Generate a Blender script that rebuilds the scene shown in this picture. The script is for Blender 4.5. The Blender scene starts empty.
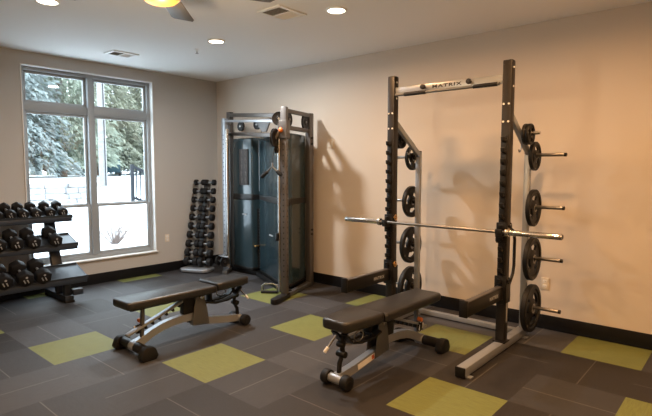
import bpy, bmesh, math, random
from mathutils import Vector, Matrix, Quaternion

C = bpy.context.scene.collection
scn = bpy.context.scene
R = math.radians
random.seed(7)

# ------------------------------------------------------------------ camera, sky, exposure
f_px, yaw, pitch, roll = 496.53, 2.28532, -0.078785, 0.0016957
fw = Vector((math.cos(pitch) * math.cos(yaw), math.cos(pitch) * math.sin(yaw), math.sin(pitch)))
rt = Vector((math.sin(yaw), -math.cos(yaw), 0))
up = rt.cross(fw)
rt, up = rt * math.cos(roll) + up * math.sin(roll), -rt * math.sin(roll) + up * math.cos(roll)
cam_d = bpy.data.cameras.new('camera')
cam = bpy.data.objects.new('camera', cam_d)
C.objects.link(cam)
M3 = Matrix((rt, up, -fw)).transposed()
cam.matrix_world = Matrix.Translation((3.6746, -2.1463, 1.6136)) @ M3.to_4x4()
cam_d.sensor_width = 36
cam_d.lens = f_px / 652 * 36
cam_d.clip_start = 0.05
cam_d.clip_end = 300
scn.camera = cam

scn.view_settings.view_transform = 'Standard'
scn.view_settings.look = 'None'
scn.view_settings.gamma = 1
scn.view_settings.use_curve_mapping = False
scn.view_settings.exposure = 1.0
SKY = 4.8
CAN_W = 14.5
COOL_W = 31.0
DIM_W = 1.5
FAN_W = 20.0
WARM = (1.0, 0.53, 0.22)
NEUTRAL = (1.0, 0.97, 0.93)

world = bpy.data.worlds.new('overcast_sky')
scn.world = world
world.use_nodes = True
wn = world.node_tree.nodes
wn['Background'].inputs[0].default_value = (0.80, 0.90, 1.0, 1)
wn['Background'].inputs[1].default_value = SKY

CEIL = 3.06
WALL_Y = 3.035
WALL_X = -3.256
EAST = 5.6
SOUTH = -4.4

pd = bpy.data.lights.new('window_portal', 'AREA')
pd.shape = 'RECTANGLE'
pd.size = 1.78
pd.size_y = 2.58
pd.cycles.is_portal = True
po = bpy.data.objects.new('window_portal', pd)
po.location = (WALL_X - 0.19, 0.9725, 1.62)
po.rotation_euler = (R(90), 0, R(-90))
po.rotation_euler = Vector((-1, 0, 0)).to_track_quat('Z', 'Y').to_euler()
C.objects.link(po)


# ------------------------------------------------------------------ materials
def mat(name, col, rough=0.5, metal=0.0, bump=0.0, bscale=200.0, var=0.0, vscale=8.0, emit=None, estr=0, coat=0.0, spec=0.5):
    m = bpy.data.materials.new(name)
    m.use_nodes = True
    nt = m.node_tree
    b = nt.nodes['Principled BSDF']
    b.inputs['Base Color'].default_value = (*col, 1)
    b.inputs['Roughness'].default_value = rough
    b.inputs['Metallic'].default_value = metal
    b.inputs['Coat Weight'].default_value = coat
    b.inputs['Specular IOR Level'].default_value = spec
    tc = nt.nodes.new('ShaderNodeTexCoord')
    if var:
        n = nt.nodes.new('ShaderNodeTexNoise')
        n.inputs['Scale'].default_value = vscale
        n.inputs['Detail'].default_value = 5
        nt.links.new(tc.outputs['Object'], n.inputs['Vector'])
        mr = nt.nodes.new('ShaderNodeMapRange')
        mr.inputs['From Min'].default_value = 0.25
        mr.inputs['From Max'].default_value = 0.75
        mr.inputs['To Min'].default_value = 1 - var
        mr.inputs['To Max'].default_value = 1 + var
        nt.links.new(n.outputs['Fac'], mr.inputs['Value'])
        mx = nt.nodes.new('ShaderNodeVectorMath')
        mx.operation = 'SCALE'
        mx.inputs[0].default_value = col
        nt.links.new(mr.outputs[0], mx.inputs['Scale'])
        nt.links.new(mx.outputs[0], b.inputs['Base Color'])
    if bump:
        n2 = nt.nodes.new('ShaderNodeTexNoise')
        n2.inputs['Scale'].default_value = bscale
        nt.links.new(tc.outputs['Object'], n2.inputs['Vector'])
        bp = nt.nodes.new('ShaderNodeBump')
        bp.inputs['Strength'].default_value = bump
        bp.inputs['Distance'].default_value = 0.01
        nt.links.new(n2.outputs['Fac'], bp.inputs['Height'])
        nt.links.new(bp.outputs[0], b.inputs['Normal'])
    if emit:
        b.inputs['Emission Color'].default_value = (*emit, 1)
        b.inputs['Emission Strength'].default_value = estr
    return m


def carpet(name, col, stripe, sw):
    """carpet tile: uv 0..1 over each tile, fibre noise, seams and one thin accent stripe"""
    m = bpy.data.materials.new(name)
    m.use_nodes = True
    nt = m.node_tree
    N, L = nt.nodes.new, nt.links.new
    b = nt.nodes['Principled BSDF']
    b.inputs['Roughness'].default_value = 0.62
    b.inputs['Specular IOR Level'].default_value = 0.42
    uv = N('ShaderNodeUVMap')
    uv.uv_map = 'tile'
    sep = N('ShaderNodeSeparateXYZ')
    L(uv.outputs[0], sep.inputs[0])
    tc = N('ShaderNodeTexCoord')
    mp = N('ShaderNodeMapping')
    mp.inputs['Scale'].default_value = (6, 60, 1)
    L(uv.outputs[0], mp.inputs['Vector'])
    n1 = N('ShaderNodeTexNoise')
    n1.inputs['Scale'].default_value = 1.0
    n1.inputs['Detail'].default_value = 4
    L(mp.outputs[0], n1.inputs['Vector'])
    n2 = N('ShaderNodeTexNoise')
    n2.inputs['Scale'].default_value = 260
    L(tc.outputs['Object'], n2.inputs['Vector'])
    add = N('ShaderNodeMath')
    add.operation = 'ADD'
    L(n1.outputs['Fac'], add.inputs[0])
    L(n2.outputs['Fac'], add.inputs[1])
    mr = N('ShaderNodeMapRange')
    mr.inputs['From Min'].default_value = 0.6
    mr.inputs['From Max'].default_value = 1.4
    mr.inputs['To Min'].default_value = 0.72
    mr.inputs['To Max'].default_value = 1.28
    L(add.outputs[0], mr.inputs['Value'])
    sc = N('ShaderNodeVectorMath')
    sc.operation = 'SCALE'
    sc.inputs[0].default_value = col
    L(mr.outputs[0], sc.inputs['Scale'])
    out = sc.outputs[0]
    if stripe:
        d = N('ShaderNodeMath')
        d.operation = 'SUBTRACT'
        L(sep.outputs['Y'], d.inputs[0])
        d.inputs[1].default_value = 0.47
        a = N('ShaderNodeMath')
        a.operation = 'ABSOLUTE'
        L(d.outputs[0], a.inputs[0])
        lt = N('ShaderNodeMath')
        lt.operation = 'LESS_THAN'
        L(a.outputs[0], lt.inputs[0])
        lt.inputs[1].default_value = sw
        mix = N('ShaderNodeMix')
        mix.data_type = 'RGBA'
        L(lt.outputs[0], mix.inputs['Factor'])
        L(out, mix.inputs[6])
        mix.inputs[7].default_value = (*stripe, 1)
        out = mix.outputs[2]
    L(out, b.inputs['Base Color'])
    bp = N('ShaderNodeBump')
    bp.inputs['Strength'].default_value = 0.35
    bp.inputs['Distance'].default_value = 0.004
    L(n2.outputs['Fac'], bp.inputs['Height'])
    L(bp.outputs[0], b.inputs['Normal'])
    return m


def glass_mat():
    m = bpy.data.materials.new('window_glass')
    m.use_nodes = True
    nt = m.node_tree
    nt.nodes.remove(nt.nodes['Principled BSDF'])
    t = nt.nodes.new('ShaderNodeBsdfTransparent')
    t.inputs[0].default_value = (0.93, 0.96, 0.96, 1)
    g = nt.nodes.new('ShaderNodeBsdfGlossy')
    g.inputs['Roughness'].default_value = 0.02
    mx = nt.nodes.new('ShaderNodeMixShader')
    mx.inputs[0].default_value = 0.06
    nt.links.new(t.outputs[0], mx.inputs[1])
    nt.links.new(g.outputs[0], mx.inputs[2])
    nt.links.new(mx.outputs[0], nt.nodes['Material Output'].inputs['Surface'])
    return m


M = dict(
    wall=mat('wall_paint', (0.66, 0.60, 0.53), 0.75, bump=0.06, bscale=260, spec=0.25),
    wallbacklit=mat('backlit_wall_shade', (0.47, 0.455, 0.43), 0.75, bump=0.06, bscale=260, spec=0.25),  # wall paint with the backlit window wall's shade put into its colour
    ceil=mat('ceiling_paint', (0.89, 0.885, 0.87), 0.9, bump=0.05, bscale=150, spec=0.2),
    base=mat('baseboard_rubber', (0.006, 0.006, 0.007), 0.55, spec=0.25),
    trim=mat('white_trim', (0.72, 0.72, 0.70), 0.4),
    vinyl=mat('window_vinyl', (0.30, 0.325, 0.34), 0.45),
    glass=glass_mat(),
    black=mat('black_powder_coat', (0.007, 0.0065, 0.0065), 0.42, spec=0.35, bump=0.03, bscale=500),
    bronze=mat('dark_bronze_coat', (0.016, 0.013, 0.011), 0.42, spec=0.35, bump=0.02, bscale=500),
    silver=mat('silver_powder_coat', (0.34, 0.365, 0.40), 0.36, metal=0.5, bump=0.02, bscale=600),
    grey=mat('grey_metal_coat', (0.13, 0.135, 0.14), 0.4, metal=0.5),
    taupe=mat('taupe_metal_coat', (0.13, 0.122, 0.118), 0.38, metal=0.5),
    chrome=mat('chrome_steel', (0.62, 0.60, 0.57), 0.2, metal=1.0),
    steel=mat('brushed_steel', (0.30, 0.29, 0.28), 0.33, metal=1.0),
    rubber=mat('black_rubber', (0.007, 0.007, 0.008), 0.6, spec=0.35, bump=0.05, bscale=300),
    plate=mat('rubber_plate', (0.006, 0.006, 0.006), 0.5, spec=0.35, bump=0.04, bscale=300),
    vinylpad=mat('black_upholstery', (0.012, 0.0115, 0.012), 0.38, bump=0.08, bscale=420, spec=0.65),
    darksteel=mat('slate_rack_coat', (0.024, 0.032, 0.046), 0.38, metal=0.2),
    tray=mat('slate_tray_coat', (0.045, 0.053, 0.064), 0.30, metal=0.3),
    teal=mat('teal_shroud_plastic', (0.026, 0.048, 0.060), 0.2, coat=0.3),
    teal2=mat('blue_shroud_plastic', (0.030, 0.060, 0.085), 0.25, coat=0.2),
    placard=mat('placard_board', (0.030, 0.024, 0.022), 0.6),
    figure=mat('placard_print', (0.085, 0.068, 0.058), 0.5),
    orange=mat('orange_plastic', (0.75, 0.20, 0.04), 0.4),
    brass=mat('brass_pin', (0.75, 0.45, 0.17), 0.3, metal=0.9),
    white=mat('white_plastic', (0.86, 0.86, 0.84), 0.4),
    cream=mat('cream_plastic', (0.70, 0.63, 0.52), 0.4),
    ventback=mat('vent_backing', (0.55, 0.55, 0.55), 0.6),
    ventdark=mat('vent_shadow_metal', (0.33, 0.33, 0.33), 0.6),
    ink=mat('black_lettering', (0.01, 0.01, 0.01), 0.5),
    redink=mat('red_marking', (0.5, 0.09, 0.04), 0.5),
    paleink=mat('pale_marking', (0.38, 0.40, 0.43), 0.5),
    dimink=mat('dim_plate_lettering', (0.13, 0.125, 0.12), 0.5),
    fanblade=mat('fan_blade_wood', (0.075, 0.066, 0.060), 0.5),
    nickel=mat('fan_nickel', (0.35, 0.33, 0.31), 0.35, metal=0.8),
    lens=mat('lit_lens', (0.9, 0.85, 0.75), 0.5, emit=(1.0, 0.86, 0.66), estr=6),
    bowl=mat('amber_lit_glass', (0.25, 0.09, 0.015), 0.4, emit=(1.0, 0.48, 0.10), estr=0.40),
    snow=mat('snow', (0.66, 0.68, 0.71), 0.7, bump=0.3, bscale=3, var=0.04, vscale=1.5),
    stone=mat('grey_stone', (0.27, 0.27, 0.275), 0.9, bump=0.6, bscale=6, var=0.35, vscale=2.2),
    bark=mat('bark', (0.13, 0.10, 0.08), 0.9, bump=0.5, bscale=10, var=0.3, vscale=6),
    needle1=mat('needle_green', (0.27, 0.30, 0.24), 0.8, var=0.2, vscale=1.2),
    needle2=mat('needle_olive', (0.30, 0.31, 0.24), 0.8, var=0.35, vscale=1.0),
    needle3=mat('needle_blue', (0.25, 0.285, 0.28), 0.8, var=0.3, vscale=1.2),
    pole=mat('pale_pole', (0.17, 0.165, 0.16), 0.8, var=0.15, vscale=5),
    rail=mat('railing_paint', (0.012, 0.014, 0.018), 0.6, spec=0.2),
    car=mat('car_paint', (0.018, 0.040, 0.050), 0.5, spec=0.15),
    carglass=mat('car_glass', (0.02, 0.03, 0.035), 0.1),
    twig=mat('twig_bark', (0.20, 0.15, 0.13), 0.9),
)


for k_ in ('needle1', 'needle2', 'needle3'):
    nt_ = M[k_].node_tree
    pb_ = nt_.nodes['Principled BSDF']
    tr_ = nt_.nodes.new('ShaderNodeBsdfTranslucent')
    nt_.links.new(pb_.inputs['Base Color'].links[0].from_socket, tr_.inputs['Color'])
    mx_ = nt_.nodes.new('ShaderNodeMixShader')
    mx_.inputs[0].default_value = 0.45
    nt_.links.new(pb_.outputs[0], mx_.inputs[1])
    nt_.links.new(tr_.outputs[0], mx_.inputs[2])
    nt_.links.new(mx_.outputs[0], nt_.nodes['Material Output'].inputs['Surface'])


# ------------------------------------------------------------------ mesh helpers
class G:
    def __init__(self):
        self.bm = bmesh.new()

    def _add(self, bm2, mtx=None):
        if mtx is not None:
            bmesh.ops.transform(bm2, matrix=mtx, verts=bm2.verts)
        me = bpy.data.meshes.new('tmp')
        bm2.to_mesh(me)
        bm2.free()
        self.bm.from_mesh(me)
        bpy.data.meshes.remove(me)
        return self

    def box(self, c, s, rot=None, bev=0.0, seg=2):
        b = bmesh.new()
        bmesh.ops.create_cube(b, size=1)
        bmesh.ops.scale(b, vec=s, verts=b.verts)
        if bev:
            bmesh.ops.bevel(b, geom=b.edges[:], offset=min(bev, min(s) * 0.49), segments=seg, affect='EDGES', profile=0.5)
        m = Matrix.Translation(c)
        if rot is not None:
            m = m @ (rot.to_4x4() if hasattr(rot, 'to_4x4') else rot)
        return self._add(b, m)

    def b2(self, x0, x1, y0, y1, z0, z1, bev=0.0):
        return self.box(((x0 + x1) / 2, (y0 + y1) / 2, (z0 + z1) / 2), (abs(x1 - x0), abs(y1 - y0), abs(z1 - z0)), None, bev)

    def bar(self, p0, p1, w, h, bev=0.0, ref=(0, 0, 1), ext=0.0):
        """rectangular bar from p0 to p1: h along ref, w across"""
        p0, p1 = Vector(p0), Vector(p1)
        d = (p1 - p0)
        ln = d.length + ext
        x = d.normalized()
        ref = Vector(ref)
        y = ref.cross(x)
        if y.length < 1e-4:
            y = Vector((0, 1, 0)).cross(x)
        y.normalize()
        z = x.cross(y)
        return self.box((p0 + p1) / 2, (ln, w, h), Matrix((x, y, z)).transposed(), bev)

    def cyl(self, p0, p1, r, seg=20, r2=None, bev=0.0):
        p0, p1 = Vector(p0), Vector(p1)
        d = p1 - p0
        b = bmesh.new()
        bmesh.ops.create_cone(b, cap_ends=True, segments=seg, radius1=r, radius2=r if r2 is None else r2, depth=d.length)
        if bev:
            ed = [e for e in b.edges if abs(e.verts[0].co.z - e.verts[1].co.z) < 1e-5]
            bmesh.ops.bevel(b, geom=ed, offset=bev, segments=2, affect='EDGES', profile=0.5)
        q = d.to_track_quat('Z', 'Y')
        return self._add(b, Matrix.Translation((p0 + p1) / 2) @ q.to_matrix().to_4x4())

    def sphere(self, c, r, s=(1, 1, 1), seg=16):
        b = bmesh.new()
        bmesh.ops.create_uvsphere(b, u_segments=seg, v_segments=seg // 2, radius=r)
        bmesh.ops.scale(b, vec=s, verts=b.verts)
        return self._add(b, Matrix.Translation(c))

    def tube(self, pts, r, seg=12, closed=False, sect=None, ref=None):
        """sweep a circle (or a 2D section) along a polyline"""
        pts = [Vector(p) for p in pts]
        n = len(pts)
        rs = r if isinstance(r, (list, tuple)) else [r] * n
        ring = []
        prev = None
        for i, p in enumerate(pts):
            if closed:
                t = (pts[(i + 1) % n] - pts[i - 1]).normalized()
            else:
                t = (pts[min(i + 1, n - 1)] - pts[max(i - 1, 0)]).normalized()
            if ref is not None:
                a = Vector(ref).cross(t).normalized()
            elif prev is None:
                a = t.orthogonal().normalized()
            else:
                a = (prev - t * prev.dot(t)).normalized()
            prev = a
            bb = t.cross(a)
            if sect:
                ring.append([self.bm.verts.new(p + a * u + bb * v) for u, v in sect])
            else:
                ring.append([self.bm.verts.new(p + (a * math.cos(k * 2 * math.pi / seg) + bb * math.sin(k * 2 * math.pi / seg)) * rs[i]) for k in range(seg)])
        m = len(ring[0])
        for i in range(n if closed else n - 1):
            A, B = ring[i], ring[(i + 1) % n]
            for k in range(m):
                self.bm.faces.new((A[k], A[(k + 1) % m], B[(k + 1) % m], B[k]))
        if not closed:
            self.bm.faces.new(ring[0][::-1])
            self.bm.faces.new(ring[-1])
        return self

    def lathe(self, prof, c=(0, 0, 0), axis=(0, 0, 1), seg=32):
        """revolve (radius, height) pairs about axis"""
        b = bmesh.new()
        rings = []
        for r, h in prof:
            if r < 1e-6:
                rings.append([b.verts.new((0, 0, h))])
            else:
                rings.append([b.verts.new((r * math.cos(k * 2 * math.pi / seg), r * math.sin(k * 2 * math.pi / seg), h)) for k in range(seg)])
        for A, B in zip(rings, rings[1:]):
            for k in range(seg):
                a = [A[0]] if len(A) == 1 else [A[k], A[(k + 1) % seg]]
                c2 = [B[0]] if len(B) == 1 else [B[(k + 1) % seg], B[k]]
                if len(a) + len(c2) >= 3:
                    b.faces.new(a + c2)
        q = Vector(axis).to_track_quat('Z', 'Y')
        return self._add(b, Matrix.Translation(c) @ q.to_matrix().to_4x4())

    def prism(self, poly, h, mtx=None, bev=0.0, seg=2):
        """polygon in XY extruded from z=0 to z=h"""
        b = bmesh.new()
        lo = [b.verts.new((x, y, 0)) for x, y in poly]
        hi = [b.verts.new((x, y, h)) for x, y in poly]
        n = len(poly)
        b.faces.new(lo[::-1])
        b.faces.new(hi)
        for k in range(n):
            b.faces.new((lo[k], lo[(k + 1) % n], hi[(k + 1) % n], hi[k]))
        bmesh.ops.recalc_face_normals(b, faces=b.faces[:])
        if bev:
            bmesh.ops.bevel(b, geom=b.edges[:], offset=bev, segments=seg, affect='EDGES', profile=0.5)
        return self._add(b, mtx)

    def build(self, name, m, parent=None, ang=38, **props):
        bm = self.bm
        bmesh.ops.recalc_face_normals(bm, faces=bm.faces[:])
        for fc in bm.faces:
            fc.smooth = True
        ca = R(ang)
        for e in bm.edges:
            if len(e.link_faces) == 2:
                e.smooth = e.calc_face_angle(0) < ca
            else:
                e.smooth = False
        me = bpy.data.meshes.new(name)
        bm.to_mesh(me)
        bm.free()
        me.materials.append(M[m] if isinstance(m, str) else m)
        o = bpy.data.objects.new(name, me)
        C.objects.link(o)
        if parent is not None:
            o.parent = parent
        for k, v in props.items():
            o[k] = v
        return o


def tag(o, label, cat, group=None, kind=None):
    o['label'] = label
    o['category'] = cat
    if group:
        o['group'] = group
    if kind:
        o['kind'] = kind
    return o


def thing(name, label, cat, loc=(0, 0, 0), rz=0, group=None):
    o = bpy.data.objects.new(name, None)
    o.empty_display_size = 0.1
    o.location = loc
    o.rotation_euler = (0, 0, rz)
    C.objects.link(o)
    return tag(o, label, cat, group)


def struct(g, name, m, parent=None):
    return g.build(name, m, parent, kind='structure')


def copy_tree(o, parent=None):
    c = o.copy()
    C.objects.link(c)
    if parent is not None:
        c.parent = parent
    for ch in list(o.children):
        copy_tree(ch, c)
    return c


def lettering(name, text, size, m, parent, loc, rot, spacing=1.0, xs=1.0, depth=0.0006):
    cu = bpy.data.curves.new(name, 'FONT')
    cu.body = text
    cu.size = size
    cu.align_x = 'CENTER'
    cu.align_y = 'CENTER'
    cu.space_character = spacing
    cu.extrude = depth
    cu.offset = size * .035
    o = bpy.data.objects.new(name, cu)
    C.objects.link(o)
    dg = bpy.context.evaluated_depsgraph_get()
    me = bpy.data.meshes.new_from_object(o.evaluated_get(dg))
    bpy.data.objects.remove(o)
    me.name = name
    me.materials.clear()
    me.materials.append(M[m])
    o = bpy.data.objects.new(name, me)
    C.objects.link(o)
    o.parent = parent
    o.location = loc
    o.rotation_euler = rot
    o.scale = (xs, 1, 1)
    return o


def arc(cx, cz, r, a0, a1, n):
    return [(cx + r * math.cos(R(a0 + (a1 - a0) * i / n)), cz + r * math.sin(R(a0 + (a1 - a0) * i / n))) for i in range(n + 1)]


# ------------------------------------------------------------------ floor: 24 inch carpet tiles
T = 0.61
GREEN = {(-2, -1), (0, 0), (0, 2), (3, 1), (2, 3), (4, 4), (5, 2), (-6, 2), (-3, 1), (-2, 3), (0, 4), (-4, -2), (-6, 0),
         (2, -2), (5, 0), (-4, -5), (7, 3), (0, -5), (3, -4)}
cm = [carpet('carpet_charcoal', (0.038, 0.0375, 0.041), (0.115, 0.112, 0.11), 0.0065),
      carpet('carpet_brown', (0.021, 0.0185, 0.0185), (0.085, 0.08, 0.076), 0.0065),
      carpet('carpet_grey', (0.058, 0.059, 0.066), (0.14, 0.138, 0.138), 0.0065),
      carpet('carpet_lime', (0.165, 0.185, 0.056), None, 0)]
bm = bmesh.new()
uvl = bm.loops.layers.uv.new('tile')
rr = random.Random(3)
for i in range(-6, 10):
    for j in range(-8, 5):
        x0, x1 = max(i * T, WALL_X), min((i + 1) * T, EAST)
        y0, y1 = max(j * T, SOUTH), min((j + 1) * T, WALL_Y)
        if x1 <= x0 or y1 <= y0:
            continue
        vs = [bm.verts.new((x, y, 0)) for x, y in ((x0, y0), (x1, y0), (x1, y1), (x0, y1))]
        fc = bm.faces.new(vs)
        fc.material_index = 3 if (i, j) in GREEN else rr.choice((0, 0, 1, 2))
        odd = (i + j) % 2
        for lp in fc.loops:
            u, v = lp.vert.co.x / T - i, lp.vert.co.y / T - j
            lp[uvl].uv = (v + i * 7, u) if odd else (u + j * 5, v)
bmesh.ops.remove_doubles(bm, verts=bm.verts[:], dist=1e-5)
me = bpy.data.meshes.new('floor')
bm.to_mesh(me)
bm.free()
for m_ in cm:
    me.materials.append(m_)
floor = bpy.data.objects.new('floor', me)
floor['kind'] = 'structure'
C.objects.link(floor)

# ------------------------------------------------------------------ shell
W0, W1, WZ0, WZ1 = 0.085, 1.86, 0.335, 2.905
TH = 0.22
struct(G().b2(WALL_X - TH, EAST + .15, SOUTH - .15, WALL_Y + .15, CEIL, CEIL + .12), 'ceiling', 'ceil')
struct(G().b2(WALL_X - TH, EAST + .15, WALL_Y, WALL_Y + .15, -.1, CEIL), 'wall_right', 'wall')
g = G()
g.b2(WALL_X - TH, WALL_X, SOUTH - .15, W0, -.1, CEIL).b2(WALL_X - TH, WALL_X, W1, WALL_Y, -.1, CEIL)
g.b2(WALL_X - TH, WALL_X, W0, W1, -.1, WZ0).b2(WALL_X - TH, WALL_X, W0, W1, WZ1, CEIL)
struct(g, 'wall_left', 'wallbacklit')
struct(G().b2(WALL_X, EAST + .15, SOUTH - .15, SOUTH, -.1, CEIL), 'wall_back', 'wall')
struct(G().b2(EAST, EAST + .15, SOUTH, WALL_Y, -.1, CEIL), 'wall_far', 'wall')
struct(G().b2(WALL_X, EAST, WALL_Y - .014, WALL_Y, 0.001, .145, .005), 'baseboard_right', 'base')
struct(G().b2(WALL_X, WALL_X + .014, SOUTH, WALL_Y - .014, 0.001, .145, .005), 'baseboard_left', 'base')

# window
fx0, fx1 = WALL_X - .17, WALL_X - .07
g = G()
g.b2(fx0, fx1, W0, W0 + .055, WZ0 + .02, WZ1, .004).b2(fx0, fx1, W1 - .055, W1, WZ0 + .02, WZ1, .004)
g.b2(fx0, fx1, W0 + .055, W1 - .055, WZ1 - .055, WZ1, .004).b2(fx0, fx1, W0 + .055, W1 - .055, WZ0 + .02, WZ0 + .075, .004)
win = struct(g, 'window_1', 'vinyl')
MY = 0.962
struct(G().b2(fx0, fx1 + .02, MY - .04, MY + .04, WZ0 + .075, WZ1 - .055, .004), 'window_mullion', 'vinyl', win)
for y0, y1 in ((W0 + .055, MY - .04), (MY + .04, W1 - .055)):
    struct(G().b2(fx0 + .003, fx1 - .005, y0, y1, 2.345, 2.445, .004), 'window_transom', 'vinyl', win)
    for z0, z1, xo in ((2.445, WZ1 - .055, 0), (1.09, 2.345, 0), (WZ0 + .075, 1.115, .035)):
        xa, xb = fx0 + .025 + xo, fx0 + .06 + xo
        s = .036
        g = G()
        g.b2(xa, xb, y0, y0 + s, z0, z1, .003).b2(xa, xb, y1 - s, y1, z0, z1, .003)
        g.b2(xa, xb, y0 + s, y1 - s, z0, z0 + s, .003).b2(xa, xb, y0 + s, y1 - s, z1 - s, z1, .003)
        sash = struct(g, 'window_sash', 'vinyl', win)
        xm = (xa + xb) / 2
        struct(G().b2(xm - .004, xm + .004, y0 + s, y1 - s, z0 + s, z1 - s), 'window_pane', 'glass', sash)
g = G()
g.b2(fx1, WALL_X + .012, W0, W0 + .012, WZ0 + .02, WZ1).b2(fx1, WALL_X + .012, W1 - .012, W1, WZ0 + .02, WZ1).b2(fx1, WALL_X + .012, W0 + .012, W1 - .012, WZ1 - .012, WZ1)
struct(g, 'window_jamb', 'trim', win)
struct(G().b2(fx0, WALL_X + .035, W0 - .02, W1 + .02, WZ0, WZ0 + .02, .005), 'window_sill', 'trim', win)

# ------------------------------------------------------------------ outdoors
CX, CY = 3.6746, -2.1463


def ground_z(x, y):
    d = -x
    b = (y - CY) / (CX - x)
    k = max(0, min(1, (b - .43) / .03))
    k = k * k * (3 - 2 * k)
    a = max(0, min(1, (d - 21.2) / .7))
    left = -.12 + .12 * min(1, d / 20) + .98 * a
    t = max(0, min(1, (d - 4.0) / 4.6))
    right = -.12 + .85 * t + .25 * max(0, min(1, (d - 11) / 14))
    right -= .55 * max(0, min(1, (y - 4.55) / 1.1)) * max(0, min(1, (11.5 - d) / 2)) * t
    return left * (1 - k) + right * k


bm = bmesh.new()
xs = [WALL_X - TH - .01 - .45 * i for i in range(50)] + [-26 - 2 * i for i in range(25)]
ys = [-14 + .55 * i for i in range(100)]
gv = [[bm.verts.new((x, y, ground_z(x, y))) for y in ys] for x in xs]
for i in range(len(xs) - 1):
    for j in range(len(ys) - 1):
        bm.faces.new((gv[i][j], gv[i + 1][j], gv[i + 1][j + 1], gv[i][j + 1]))
g = G()
g.bm.free()
g.bm = bm
snow = g.build('snow_ground', 'snow', ang=60)
snow['kind'] = 'structure'


def stone_wall():
    g = G()
    r = random.Random(11)
    x = -20.6
    for row in range(4):
        y = -4.0 + (row % 2) * .3
        while y < 8.4:
            w = r.uniform(.5, 1.1)
            h = .25
            g.box((x - row * .06 + r.uniform(-.05, .05), y + w / 2, row * h + h / 2 - .06), (.6, w - .012, h - .006 + r.uniform(-.02, .03)), Matrix.Rotation(r.uniform(-.07, .07), 3, 'X'), .05)
            y += w
    w_ = g.build('stone_wall', 'stone')
    tag(w_, 'low grey stone retaining wall across the snow outside the window', 'wall', kind='thing')
    g = G()
    y = -4.0
    while y < 8.3:
        w = r.uniform(.7, 1.4)
        g.sphere((x - .2 + r.uniform(-.1, .1), y + w / 2, .93), .5, (.62, w * 1.05, .16), 12)
        y += w
    g.build('snow_cap', 'snow', w_, ang=70)


stone_wall()


def conifer(x, y, h, rad, m, label, seed, base=None, n=9000, lo=.1):
    """evergreen: trunk plus whorls of drooping needle sprays"""
    r = random.Random(seed)
    z0 = ground_z(x, y) if base is None else base
    t = thing('evergreen_tree', label, 'tree', (x, y, z0), 0, 'trees beyond the window')
    g = G()
    g.tube([(0, 0, -.2), (0, 0, h * .3), (.05, 0, h * .7), (0, 0, h * .98)], [rad * .075, rad * .06, rad * .035, .01], 10)
    g.build('trunk', 'bark', t)
    g = G()
    bmv = g.bm
    for _ in range(n):
        u = r.random() ** 1.25
        z = h * (lo + (1 - lo) * u)
        rmax = rad * (1 - (z / h - lo) / (1 - lo)) ** .75 + .15
        k = math.sqrt(r.uniform(.12, 1))
        a = r.uniform(0, 2 * math.pi)
        d = Vector((math.cos(a), math.sin(a), 0))
        c = d * rmax * k * (0.85 + .15 * math.sin(5 * a + z * 2)) + Vector((0, 0, z - .25 * rmax * k))
        L = r.uniform(.28, .66)
        wd = L * r.uniform(.35, .55)
        dr = (d + Vector((r.uniform(-.4, .4), r.uniform(-.4, .4), r.uniform(-.75, .15)))).normalized()
        s = dr.cross(Vector((r.uniform(-.5, .5), r.uniform(-.5, .5), 1))).normalized()
        nrm = s.cross(dr)
        p = [c - dr * L * .5, c + s * wd * .5 + nrm * .05, c + dr * L * .5 - Vector((0, 0, .1)), c - s * wd * .5 + nrm * .05]
        q = [bmv.verts.new(v) for v in p]
        bmv.faces.new((q[0], q[1], q[2]))
        bmv.faces.new((q[0], q[2], q[3]))
    o = g.build('foliage', m, t, ang=10)
    return t


conifer(-34, 9.0, 15, 4.6, 'needle3', 'blue-green spruce at the left edge of the window view', 1, lo=.09)
conifer(-36, 13.2, 16, 4.8, 'needle1', 'broad evergreen centred behind the left window pane, dark trunk showing', 2, lo=.12)
conifer(-43, 19.3, 17, 4.8, 'needle2', 'olive-green evergreen behind the window mullion and pole', 3, lo=.10)
conifer(-44, 24.9, 16, 4.6, 'needle2', 'olive-green evergreen behind the parked car', 4, lo=.12)
conifer(-34, 24.2, 12, 3.8, 'needle1', 'dark evergreen standing beyond the railing at the right window edge', 5, lo=.07)
conifer(-50, 16.0, 19, 5.5, 'needle1', 'tall distant evergreen between the nearer trees of the left window', 6, lo=.06)
conifer(-50, 24.5, 19, 5.5, 'needle3', 'tall distant evergreen seen high through the right window', 7, lo=.06)
conifer(-52, 8.5, 19, 5.5, 'needle2', 'tall distant evergreen beyond the blue-green spruce', 8, lo=.06)

pz = ground_z(-18, 7.95)
t = thing('utility_pole', 'pale round utility pole standing in the snow outside the right window', 'pole', (-18, 7.93, pz))
G().tube([(0, 0, -.3), (0, 0, 4), (.02, 0, 9)], [.17, .155, .13], 16).build('pole_shaft', 'pole', t)
G().b2(-.06, .06, -1.0, 1.0, 8.2, 8.32, .01).build('crossarm', 'pole', t)
G().tube([(.18, .03, -.2), (.17, .03, 4), (.15, .02, 8)], .02, 8).build('ground_wire', 'rail', t)

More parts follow.
